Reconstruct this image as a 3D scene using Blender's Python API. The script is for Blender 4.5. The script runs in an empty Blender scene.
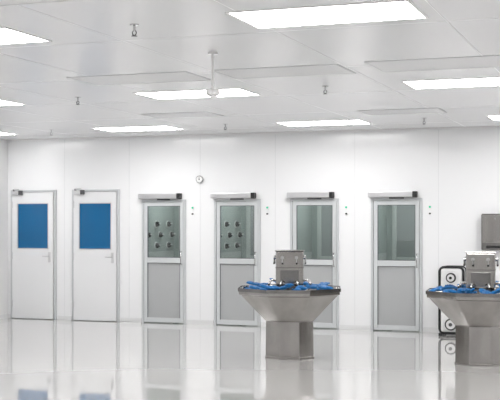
import bpy, bmesh, math, random
from mathutils import Vector, Matrix
random.seed(4)
S = bpy.context.scene
try:
    S.view_settings.view_transform = 'Standard'
except Exception: pass

# ---------------- materials ----------------
def mat(name, col, rough=0.5, metal=0.0, emit=0.0, coat=0.0, spec=0.5, noise=0.0, nscale=3.0, bump=0.0, bscale=5.0, stretch=(1,1,1), ecol=None):
    m = bpy.data.materials.new(name); m.use_nodes = True
    nt = m.node_tree; b = nt.nodes['Principled BSDF']
    c = (*col, 1)
    b.inputs['Base Color'].default_value = c
    b.inputs['Roughness'].default_value = rough
    b.inputs['Metallic'].default_value = metal
    b.inputs['Specular IOR Level'].default_value = spec
    b.inputs['Coat Weight'].default_value = coat
    b.inputs['Coat Roughness'].default_value = 0.03
    if emit:
        b.inputs['Emission Color'].default_value = (*(ecol or col), 1)
        b.inputs['Emission Strength'].default_value = emit
    tc = nt.nodes.new('ShaderNodeTexCoord'); mp = nt.nodes.new('ShaderNodeMapping')
    mp.inputs['Scale'].default_value = stretch
    nt.links.new(tc.outputs['Object'], mp.inputs['Vector'])
    if noise:
        n = nt.nodes.new('ShaderNodeTexNoise'); n.inputs['Scale'].default_value = nscale; n.inputs['Detail'].default_value = 3
        nt.links.new(mp.outputs[0], n.inputs['Vector'])
        r = nt.nodes.new('ShaderNodeMix'); r.data_type = 'RGBA'
        r.inputs[6].default_value = tuple(max(0, x*(1-noise)) for x in col)+(1,)
        r.inputs[7].default_value = tuple(min(1, x*(1+noise)) for x in col)+(1,)
        nt.links.new(n.outputs['Fac'], r.inputs[0]); nt.links.new(r.outputs[2], b.inputs['Base Color'])
    if bump:
        n = nt.nodes.new('ShaderNodeTexNoise'); n.inputs['Scale'].default_value = bscale; n.inputs['Detail'].default_value = 2
        nt.links.new(mp.outputs[0], n.inputs['Vector'])
        bp = nt.nodes.new('ShaderNodeBump'); bp.inputs['Strength'].default_value = bump; bp.inputs['Distance'].default_value = 0.01
        nt.links.new(n.outputs['Fac'], bp.inputs['Height']); nt.links.new(bp.outputs[0], b.inputs['Normal'])
    return m

M_wall = mat('wall_panel_white', (.855,.860,.870), .14, spec=.5, noise=.012, nscale=.6, bump=.08, bscale=1.2)
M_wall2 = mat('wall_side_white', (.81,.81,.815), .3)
M_ceil = mat('ceiling_panel_grey', (.80,.805,.815), .24, noise=.015, nscale=.7, bump=.04, bscale=.9)
M_floor = mat('floor_epoxy', (.60,.59,.58), .045, spec=.8, noise=.03, nscale=.5, bump=.018, bscale=1.6, coat=.6)
M_seam = mat('seam_grey', (.68,.69,.70), .4)
M_base = mat('cove_grey', (.74,.745,.75), .3)
M_lite = mat('light_diffuser', (1,1,1), .5, emit=15.5, ecol=(1,.99,.98))
M_liteframe = mat('light_frame', (.8,.8,.8), .4)
M_vent = mat('vent_panel', (.76,.765,.77), .4)
M_ventf = mat('vent_frame', (.52,.53,.54), .4)
M_door = mat('door_white', (.79,.795,.805), .25)
M_dframe = mat('door_frame_grey', (.56,.575,.59), .35)
M_alu = mat('aluminium', (.60,.60,.61), .3, metal=.6)
M_aluL = mat('aluminium_light', (.60,.62,.63), .35)
M_panel = mat('door_kick_panel', (.42,.43,.435), .35, noise=.04)
M_blue = mat('blue_pane', (.001,.115,.29), .12, noise=.08, nscale=2)
M_gasket = mat('gasket', (.12,.13,.14), .5)
M_black = mat('black_plastic', (.010,.010,.011), .45)
M_dgrey = mat('dark_grey', (.09,.09,.095), .4)
M_whitep = mat('white_plastic', (.80,.80,.80), .3)
M_green = mat('green_led', (.02,.45,.25), .4, emit=.3)
M_steel = mat('stainless', (.40,.385,.37), .16, metal=1, noise=.3, nscale=5, stretch=(1,1,.3), bump=.35, bscale=4)
M_steelD = mat('stainless_dark', (.24,.235,.23), .2, metal=1, noise=.3, nscale=4, bump=.2, bscale=4)
M_chrome = mat('chrome', (.55,.55,.55), .1, metal=1)
M_cyan = mat('blue_glove', (.003,.15,.43), .4, noise=.4, nscale=14)
M_cabin = mat('cabin_steel', (.46,.505,.49), .35, noise=.06, nscale=2)
M_cabL = mat('cabin_light_panel', (.70,.72,.71), .3)
M_cablamp = mat('cabin_lamp', (1,1,1), .5, emit=5.5, ecol=(.98,1,.98))
# thin glass
M_glass = bpy.data.materials.new('door_glass'); M_glass.use_nodes = True
nt = M_glass.node_tree; nt.nodes.remove(nt.nodes['Principled BSDF'])
o = nt.nodes['Material Output']; t = nt.nodes.new('ShaderNodeBsdfTransparent'); t.inputs[0].default_value = (.84,.88,.87,1)
g = nt.nodes.new('ShaderNodeBsdfGlossy'); g.inputs['Roughness'].default_value = .03
mx = nt.nodes.new('ShaderNodeMixShader'); mx.inputs[0].default_value = .07
nt.links.new(t.outputs[0], mx.inputs[1]); nt.links.new(g.outputs[0], mx.inputs[2]); nt.links.new(mx.outputs[0], o.inputs[0])

# ---------------- helpers ----------------
def link(o, parent=None):
    S.collection.objects.link(o)
    if parent: o.parent = parent
    return o
def empty(name, loc=(0,0,0), rz=0):
    e = bpy.data.objects.new(name, None); e.location = loc; e.rotation_euler = (0,0,rz); e.empty_display_size = .1
    return link(e)
def fin(name, bm, m, parent=None, bevel=0, smooth=False, loc=None):
    bmesh.ops.recalc_face_normals(bm, faces=bm.faces)
    me = bpy.data.meshes.new(name); bm.to_mesh(me); bm.free()
    me.materials.append(m)
    if smooth:
        for p in me.polygons: p.use_smooth = True
    ob = bpy.data.objects.new(name, me); link(ob, parent)
    if loc: ob.location = loc
    if bevel:
        b = ob.modifiers.new('b','BEVEL'); b.width = bevel; b.segments = 2; b.limit_method='ANGLE'
    if smooth:
        try:
            me.set_sharp_from_angle(angle=math.radians(40))
        except Exception: pass
    return ob
def addbox(bm, x0,x1,y0,y1,z0,z1):
    r = bmesh.ops.create_cube(bm, size=1)
    bmesh.ops.scale(bm, vec=(x1-x0,y1-y0,z1-z0), verts=r['verts'])
    bmesh.ops.translate(bm, vec=((x0+x1)/2,(y0+y1)/2,(z0+z1)/2), verts=r['verts'])
def boxes(name, L, m, parent=None, bevel=0):
    bm = bmesh.new()
    for b in L: addbox(bm, *b)
    return fin(name, bm, m, parent, bevel)
def addcyl(bm, r1, r2, depth, M, seg=24):
    bmesh.ops.create_cone(bm, cap_ends=True, segments=seg, radius1=r1, radius2=r2, depth=depth, matrix=M)
def cyl(name, c, r, depth, axis, m, parent=None, r2=None, seg=24, bevel=0):
    bm = bmesh.new()
    R = {'z':Matrix(), 'y':Matrix.Rotation(math.pi/2,4,'X'), 'x':Matrix.Rotation(math.pi/2,4,'Y')}[axis]
    addcyl(bm, r, r if r2 is None else r2, depth, Matrix.Translation(c)@R, seg)
    return fin(name, bm, m, parent, bevel, smooth=True)
def tube(name, pts, r, m, parent=None, cyclic=False, smoothc=True):
    cu = bpy.data.curves.new(name,'CURVE'); cu.dimensions='3D'; cu.bevel_depth=r; cu.bevel_resolution=3
    s = cu.splines.new('NURBS' if smoothc else 'POLY'); s.points.add(len(pts)-1)
    for p,q in zip(s.points, pts): p.co=(*q,1)
    if smoothc: s.use_endpoint_u=True; s.order_u=3
    s.use_cyclic_u=cyclic
    if not cyclic: cu.use_fill_caps=True
    cu.materials.append(m)
    return link(bpy.data.objects.new(name,cu), parent)

H=3.0; XL=-10.19; XR=7.0; YB=-20.0
shower = [-7.315,-6.065,-4.81,-3.545]
solid = [-9.69,-8.53]
# ---------------- shell ----------------
boxes('floor', [(XL-.2,XR+.2,YB-.2,1.9,-.1,0)], M_floor)
boxes('ceiling', [(XL-.2,XR+.2,YB-.2,1.9,H,H+.1)], M_ceil)
L=[]; x=XL; OW=.385; OH=1.975
for c in shower:
    L.append((x,c-OW,0,.1,0,H)); L.append((c-OW,c+OW,0,.1,OH,H)); x=c+OW
L.append((x,XR,0,.1,0,H))
boxes('wall_back', L, M_wall)
boxes('wall_left', [(XL-.1,XL,YB,.1,0,H)], M_wall2)
boxes('wall_right', [(XR,XR+.1,YB,.1,0,H)], M_wall2)
boxes('wall_front', [(XL,XR,YB-.1,YB,0,H)], M_wall2)
# seams
sx=[-9.11,-7.93,-6.69,-5.44,-4.18,-2.92,-1.7,-.45,.8,2.05,3.3,4.55,5.8]
boxes('trim_1', [(a-.003,a+.003,-.0015,0,.07,H-.03) for a in sx], M_seam)
Lb=[]; x=XL
for c in solid+shower:
    w=.44 if c in solid else .385
    Lb.append((x,c-w-.01,-.012,0,0,.07)); x=c+w+.01
Lb.append((x,XR,-.012,0,0,.07))
boxes('baseboard_back', Lb, M_base)
boxes('baseboard_left', [(XL,XL+.012,YB,-.02,0,.07)], M_base)
boxes('trim_2', [(XL+.001,XR,-.025,0,H-.025,H)], M_wall2)
# ceiling seams
cs=[]
for k in range(14): 
    a=XL+.35+k*1.22; cs.append((a-.003,a+.003,YB,-.03,H-.0012,H))
for k in range(10):
    b=-.9-k*1.95; cs.append((XL,XR,b-.003,b+.003,H-.0012,H))
boxes('trim_3', cs, M_vent)

# ---------------- solid doors w/ blue panes ----------------
def solid_door(name, cx):
    e=empty(name,(cx,0,0)); w=.43; h=2.15
    boxes('frame', [(-w,-w+.035,-.03,0,0,h),(w-.035,w,-.03,0,0,h),(-w+.035,w-.035,-.03,0,h-.035,h)], M_dframe, e, .004)
    a=w-.042; px0,px1,pz0,pz1=-.29,.30,1.17,1.93
    boxes('leaf', [(-a,px0,-.045,-.002,.012,h-.042),(px1,a,-.045,-.002,.012,h-.042),(px0,px1,-.045,-.002,.012,pz0),(px0,px1,-.045,-.002,pz1,h-.042)], M_door, e)
    boxes('pane', [(px0+.012,px1-.012,-.036,-.01,pz0+.012,pz1-.012)], M_blue, e)
    boxes('pane_gasket', [(px0,px0+.012,-.049,-.01,pz0,pz1),(px1-.012,px1,-.049,-.01,pz0,pz1),(px0,px1,-.049,-.01,pz0,pz0+.012),(px0,px1,-.049,-.01,pz1-.012,pz1)], M_alu, e)
    boxes('closer', [(-w+.07,-w+.24,-.10,-.045,2.07,2.135)], M_alu, e, .008)
    boxes('closer_shoe', [(-w+.19,-w+.245,-.102,-.044,2.066,2.14)], M_dgrey, e, .004)
    tube('closer_arm', [(-w+.10,-.09,2.15),(-w+.26,-.19,2.16),(-w+.08,-.04,2.165)], .010, M_alu, e, smoothc=False)
    cyl('closer_pivot',(-w+.10,-.085,2.145),.02,.03,'z',M_dgrey,e)
    boxes('hinges', [(-w+.02,-w+.05,-.055,-.03,z,z+.11) for z in (.2,1.0,1.85)], M_alu, e)
    boxes('handle_plate', [(a-.09,a-.045,-.053,-.045,.95,1.12)], M_alu, e, .003)
    tube('lever', [(a-.067,-.05,1.05),(a-.067,-.10,1.05),(a-.17,-.10,1.05)], .008, M_alu, e, smoothc=False)
solid_door('door_1', solid[0]); solid_door('door_2', solid[1])

# ---------------- air shower doors ----------------
def shower_door(name, cx):
    e=empty(name,(cx,0,0)); w=.385; h=1.975
    boxes('frame', [(-w,-w+.035,-.02,.06,0,h),(w-.035,w,-.02,.06,0,h),(-w+.035,w-.035,-.02,.06,h-.035,h)], M_dframe, e, .003)
    a=w-.041; st=.06; zl,zm0,zm1,zt=.09,.965,1.05,1.875
    boxes('leaf_stiles', [(-a,-a+st,-.012,.035,.015,h-.041),(a-st,a,-.012,.035,.015,h-.041),
        (-a+st,a-st,-.012,.035,.015,zl),(-a+st,a-st,-.012,.035,zm0,zm1),(-a+st,a-st,-.012,.035,zt,h-.041)], M_aluL, e, .003)
    boxes('kick_panel', [(-a+st,a-st,.002,.02,zl,zm0)], M_panel, e)
    boxes('glass', [(-a+st,a-st,.008,.014,zm1,zt)], M_glass, e)
    i=-a+st; j=a-st
    boxes('glazing_gasket', [(i,i+.008,-.014,.002,zm1,zt),(j-.008,j,-.014,.002,zm1,zt),(i,j,-.014,.002,zm1,zm1+.008),(i,j,-.014,.002,zt-.008,zt),
         (i,i+.006,-.014,.002,zl,zm0),(j-.006,j,-.014,.002,zl,zm0),(i,j,-.014,.002,zm0-.006,zm0)], M_gasket, e)
    tube('pull_handle', [(a-.03,-.012,.95),(a-.03,-.06,.95),(a-.03,-.06,1.15),(a-.03,-.012,1.15)], .008, M_chrome, e, smoothc=False)
    boxes('operator_housing', [(-w-.03,w-.13,-.10,0,h+.012,h+.095)], M_alu, e, .01)
    boxes('operator_endcap', [(w-.13,w-.07,-.102,0,h+.010,h+.098)], M_black, e, .008)
    boxes('operator_arm', [(-.1,.12,-.05,-.03,h-.01,h+.012)], M_dgrey, e)
def cabin(name, cx, nozz):
    e=empty(name,(cx,0,0)); w=.50; y0,y1=.1,1.55; h=2.2
    boxes('side_walls', [(-w-.03,-w,y0,y1,0,h),(w,w+.03,y0,y1,0,h)], M_cabin, e)
    boxes('back_wall', [(-w-.03,w+.03,y1,y1+.03,0,h)], M_cabin, e)
    boxes('roof', [(-w-.03,w+.03,y0,y1+.03,h,h+.03)], M_cabin, e)
    boxes('lamp', [(-.25,.25,.4,1.2,h-.03,h)], M_cablamp, e)
    boxes('exit_door_frame', [(-.40,-.33,y1-.04,y1,0,2.0),(.33,.40,y1-.04,y1,0,2.0),(-.33,.33,y1-.04,y1,1.93,2.0),(-.33,.33,y1-.04,y1,0,1.05),(-.02,.02,y1-.03,y1,1.05,1.93)], M_cabL, e)
    boxes('exit_door_glass', [(-.33,-.02,y1-.02,y1,1.05,1.93),(.02,.33,y1-.02,y1,1.05,1.93)], M_panel, e)
    boxes('kick_plate', [(-w,-w+.01,y0+.05,y1-.05,0,1.12)], M_cabL, e)
    if nozz:
        bmA=bmesh.new(); bmB=bmesh.new()
        for iz,z in enumerate((1.22,1.40,1.58)):
            for iy,y in enumerate((.30,.78,1.26)):
                yy=y+(.14 if iz%2 else 0)
                for s in (-1,1):
                    R=Matrix.Rotation(math.pi/2,4,'Y')
                    addcyl(bmA,.06,.06,.012,Matrix.Translation((s*(w-.006),yy,z))@R)
                    bmesh.ops.create_uvsphere(bmB,u_segments=16,v_segments=8,radius=.038,matrix=Matrix.Translation((s*(w-.035),yy,z)))
                    addcyl(bmB,.045,.045,.02,Matrix.Translation((s*(w-.02),yy,z))@R,16)
                    addcyl(bmA,.011,.011,.03,Matrix.Translation((s*(w-.078),yy-.01,z+.01))@R,12)
        fin('nozzle_flanges',bmA,M_whitep,e,smooth=True); fin('nozzle_balls',bmB,M_black,e,smooth=True)
for k,c in enumerate(shower):
    shower_door('door_%d'%(k+3), c)
    cabin('air_shower_cabin', c, k<2)
    e=empty('door_status_switch',(c+.50,0,1.83))
    boxes('plate',[(-.02,.02,-.012,0,-.03,.03)],M_whitep,e,.003)
    cyl('green_lamp',(0,-.017,.012),.015,.014,'y',M_green,e)
    cyl('stop_button',(.0,-.015,-.085),.012,.03,'y',M_black,e)

# ---------------- ceiling lights ----------------
def plight(x0,x1,y0,y1):
    e=empty('ceiling_light_panel',((x0+x1)/2,(y0+y1)/2,H)); a=(x1-x0)/2; b=(y1-y0)/2
    boxes('frame',[(-a-.02,-a,-b-.02,b+.02,-.006,0),(a,a+.02,-b-.02,b+.02,-.006,0),(-a,a,-b-.02,-b,-.006,0),(-a,a,b,b+.02,-.006,0)],M_liteframe,e)
    boxes('diffuser',[(-a,a,-b,b,-.005,0)],M_lite,e)
rows=[(-1.67,-1.05,[-10.55,-7.70,-4.86,-1.98,.9,3.8]),
      (-5.57,-4.95,[-8.04,-5.14,-2.26,.66,3.56]),
      (-9.5,-8.9,[-8.35,-5.43,-2.58,.37,3.3]),
      (-13.4,-12.8,[-8.6,-5.7,-2.8,.1,3.0]),
      (-17.3,-16.7,[-8.6,-5.7,-2.8,.1,3.0])]
for y0,y1,xs in rows:
    for x in xs:
        x0=max(x,XL+.05); plight(x0,x+1.17,y0,y1)
# ---------------- ceiling vents ----------------
def vent(x0,x1,y0,y1):
    e=empty('ceiling_air_vent',((x0+x1)/2,(y0+y1)/2,H)); a=(x1-x0)/2; b=(y1-y0)/2; f=.02
    boxes('frame',[(-a,-a+f,-b,b,-.004,0),(a-f,a,-b,b,-.004,0),(-a+f,a-f,-b,-b+f,-.004,0),(-a+f,a-f,b-f,b,-.004,0)],M_ventf,e)
    boxes('face',[(-a+f,a-f,-b+f,b-f,-.003,0)],M_vent,e)
for v in [(-2.3,-1.1,-7.0,-6.3),(-3.72,-2.55,-6.95,-6.3),(-5.2,-3.97,-6.95,-6.3),(-4.5,-3.3,-10.9,-10.2),(-6.1,-5.2,-3.4,-2.8),(-3.4,-2.4,-2.9,-2.3),(.0,1.1,-7,-6.3),(-8,-6.9,-7,-6.3)]:
    vent(*v)
# ---------------- sprinklers ----------------
def sprinkler(x,y):
    e=empty('fire_sprinkler',(x,y,H))
    cyl('escutcheon',(0,0,-.004),.032,.008,'z',M_chrome,e)
    cyl('body',(0,0,-.025),.009,.04,'z',M_chrome,e)
    tube('yoke',[(0,0,-.04),(.015,0,-.05),(.015,0,-.068),(0,0,-.08),(-.015,0,-.068),(-.015,0,-.05)],.0035,M_dgrey,e,cyclic=True)
    cyl('deflector',(0,0,-.082),.021,.004,'z',M_dgrey,e)
for x,y in [(-3.35,-9.31),(-3.08,-5.47),(-5.92,-5.40),(-2.82,-1.62),(-5.63,-1.65),(-8.44,-1.6),(-8.8,-5.4),(-.3,-5.45),(0,-1.62),(-6.2,-9.3),(-.5,-9.3)]:
    sprinkler(x,y)
# hanging sensor
e=empty('pendant_sensor',(-3.31,-7.95,H))
cyl('canopy',(0,0,-.01),.04,.02,'z',M_whitep,e)
cyl('rod',(0,0,-.16),.011,.30,'z',M_whitep,e)
cyl('antenna_head',(0,0,-.325),.055,.045,'z',M_whitep,e,bevel=.01)
cyl('lens',(0,0,-.353),.035,.012,'z',M_vent,e)
# pressure gauge on wall
e=empty('pressure_gauge',(-6.69,0,2.29))
cyl('case',(0,-.02,0),.06,.04,'y',M_chrome,e,bevel=.004)
cyl('dial',(0,-.041,0),.048,.004,'y',M_whitep,e)
boxes('needle',[(-.003,.003,-.046,-.043,-.01,.035)],M_black,e)
cyl('hub',(0,-.046,0),.008,.006,'y',M_black,e)

# ---------------- wash stations ----------------
def ring(bm, n, ap, z, rot=math.pi/8):
    R=ap/math.cos(math.pi/n)
    return [bm.verts.new((R*math.cos(rot+2*math.pi*i/n),R*math.sin(rot+2*math.pi*i/n),z)) for i in range(n)]
def loft(bm, rings, cap0=False, cap1=False):
    for a,b in zip(rings,rings[1:]):
        n=len(a)
        for i in range(n): bm.faces.new((a[i],a[(i+1)%n],b[(i+1)%n],b[i]))
    if cap0: bm.faces.new(rings[0])
    if cap1: bm.faces.new(rings[-1])
def glove(bm, M):
    def seg(sx,sy,sz,c,rz=0):
        r=bmesh.ops.create_icosphere(bm,subdivisions=2,radius=1,matrix=M@Matrix.Translation(c)@Matrix.Rotation(rz,4,'Z')@Matrix.Diagonal((sx,sy,sz,1)))
    seg(.055,.042,.022,(0,0,.016))
    for i in range(4): seg(.042,.011,.012,(.075+random.uniform(-.01,.01),-.03+.02*i,.016+random.uniform(0,.02)),(i-1.5)*.15)
    seg(.032,.012,.012,(.02,.055,.015),.7)
def wash(name, loc, rz):
    e=empty(name,loc,rz); n=8
    bm=bmesh.new()
    bw=.295; 
    loft(bm,[ring(bm,n,bw,0.0),ring(bm,n,bw,.02),ring(bm,n,bw-.008,.02),ring(bm,n,bw-.012,.46)],True,True)
    fin('pedestal',bm,M_steel,e,.004)
    bm=bmesh.new()
    loft(bm,[ring(bm,n,.28,.435),ring(bm,n,.30,.455),ring(bm,n,.575,.755),ring(bm,n,.60,.765),ring(bm,n,.60,.835),ring(bm,n,.575,.835),ring(bm,n,.555,.80),ring(bm,n,.30,.70),ring(bm,n,.12,.68)],True,True)
    fin('basin',bm,M_steel,e,.004)
    bm=bmesh.new()
    loft(bm,[ring(bm,n,.603,.80),ring(bm,n,.612,.80),ring(bm,n,.612,.84),ring(bm,n,.603,.84),ring(bm,n,.603,.80)])
    fin('rim_band',bm,M_steelD,e)
    bm=bmesh.new()
    loft(bm,[ring(bm,n,.17,.68),ring(bm,n,.17,.86),ring(bm,n,.14,.88)],True,True)
    fin('column_neck',bm,M_steelD,e)
    boxes('column',[(-.165,.165,-.14,.14,.87,1.275)],M_steel,e,.015)
    boxes('column_cap',[(-.175,.175,-.15,.15,1.272,1.288)],M_steel,e,.005)
    boxes('column_seam',[(-.168,.168,-.143,.143,1.075,1.083)],M_steelD,e)
    bmB=bmesh.new(); bmC=bmesh.new()
    RY=Matrix.Rotation(math.pi/2,4,'X'); RX=Matrix.Rotation(math.pi/2,4,'Y')
    for sx_ in (-.085,.085):
        for s in (-1,1):
            addcyl(bmC,.022,.022,.03,Matrix.Translation((sx_,s*.15,1.20))@RY)
            addcyl(bmC,.010,.008,.06,Matrix.Translation((sx_,s*.163,1.165)))
            addcyl(bmB,.010,.010,.02,Matrix.Translation((sx_,s*.163,1.13)))
            addcyl(bmC,.022,.022,.03,Matrix.Translation((s*.175,sx_,1.20))@RX)
            addcyl(bmC,.010,.008,.06,Matrix.Translation((s*.188,sx_,1.165)))
            addcyl(bmB,.010,.010,.02,Matrix.Translation((s*.188,sx_,1.13)))
    fin('soap_dispensers',bmC,M_chrome,e,smooth=True); fin('dispenser_tips',bmB,M_black,e,smooth=True)
    boxes('access_panel',[(-.11,.11,-.144,-.14,.90,1.05),(-.11,.11,.14,.144,.90,1.05)],M_steelD,e,.002)
    for i in range(8):
        a=i*math.pi/4+math.pi/8; c,s=math.cos(a),math.sin(a)
        tube('faucet_%d'%(i+1),[(c*.13,s*.13,.90),(c*.20,s*.20,.925),(c*.25,s*.25,.925),(c*.27,s*.27,.88)],.010,M_chrome,e)
        cyl('aerator_%d'%(i+1),(c*.27,s*.27,.874),.013,.025,'z',M_black,e)
    bm=bmesh.new()
    for i in range(22):
        a=i*2*math.pi/22+random.uniform(-.1,.1); r=.44+random.uniform(-.08,.07)
        M=Matrix.Translation((r*math.cos(a),r*math.sin(a),.795+(r-.36)*.15+random.uniform(0,.045)))@Matrix.Rotation(a+math.pi/2+random.uniform(-1.4,1.4),4,'Z')@Matrix.Rotation(random.uniform(-.4,.4),4,'Y')@Matrix.Scale(1.1,4)
        glove(bm,M)
    fin('blue_gloves',bm,M_cyan,e,smooth=True)
wash('hand_wash_station',(-4.10,-3.45,0),math.radians(16))
wash('hand_wash_station',(-1.84,-3.28,0),math.radians(6))

# ---------------- shoe cleaning machine ----------------
e=empty('shoe_cleaning_machine',(-2.66,-.30,0))
def rrect(w,z0,z1,r,y,k=5):
    P=[]
    for cx,cz,a0 in ((w-r,z1-r,0),(-w+r,z1-r,90),(-w+r,z0+r,180),(w-r,z0+r,270)):
        for i in range(k+1):
            a=math.radians(a0+90*i/k); P.append((cx+r*math.cos(a),y,cz+r*math.sin(a)))
    return P
tube('tube_frame',rrect(.17,.04,.98,.07,-.13),.018,M_black,e,cyclic=True,smoothc=False)
tube('tube_frame_rear',rrect(.17,.04,.98,.07,.13),.014,M_black,e,cyclic=True,smoothc=False)
boxes('cabinet',[(-.155,.155,-.15,.15,.055,.965)],M_whitep,e,.03)
cyl('upper_drum',(0,-.165,.83),.07,.05,'y',M_black,e); cyl('upper_disc',(0,-.195,.83),.052,.02,'y',M_whitep,e); cyl('upper_hub',(0,-.21,.83),.02,.02,'y',M_black,e)
cyl('lower_drum',(0,-.165,.17),.085,.05,'y',M_black,e); cyl('lower_disc',(0,-.195,.17),.065,.02,'y',M_whitep,e); cyl('lower_hub',(0,-.21,.17),.025,.02,'y',M_dgrey,e)
boxes('control_box',[(-.07,.07,-.165,-.15,.42,.6)],M_vent,e,.004)
boxes('feet',[(-.18,-.12,-.15,.15,0,.04),(.12,.18,-.15,.15,0,.04)],M_black,e)
# wall dispensers
e=empty('paper_towel_dispenser',(-2.08,-.003,1.22))
boxes('body',[(-.20,.20,-.16,0,0,.52)],M_steelD,e,.012)
boxes('door_lid',[(-.185,.185,-.17,-.16,.10,.505)],M_steel,e,.004)
boxes('slot',[(-.13,.13,-.172,-.16,.03,.06)],M_black,e)
cyl('lock',(0,-.175,.45),.012,.014,'y',M_chrome,e)

# ---------------- world + camera ----------------
w=bpy.data.worlds.new('World'); S.world=w; w.use_nodes=True
w.node_tree.nodes['Background'].inputs[0].default_value=(.9,.95,1,1); w.node_tree.nodes['Background'].inputs[1].default_value=.3
cam=bpy.data.cameras.new('camera'); co=bpy.data.objects.new('camera',cam); S.collection.objects.link(co)
cam.sensor_width=36; cam.lens=80.1; cam.shift_y=.04; cam.clip_end=100
co.location=(0,-16.26,1.65); co.rotation_euler=(math.pi/2,0,math.radians(19.8))
S.camera=co
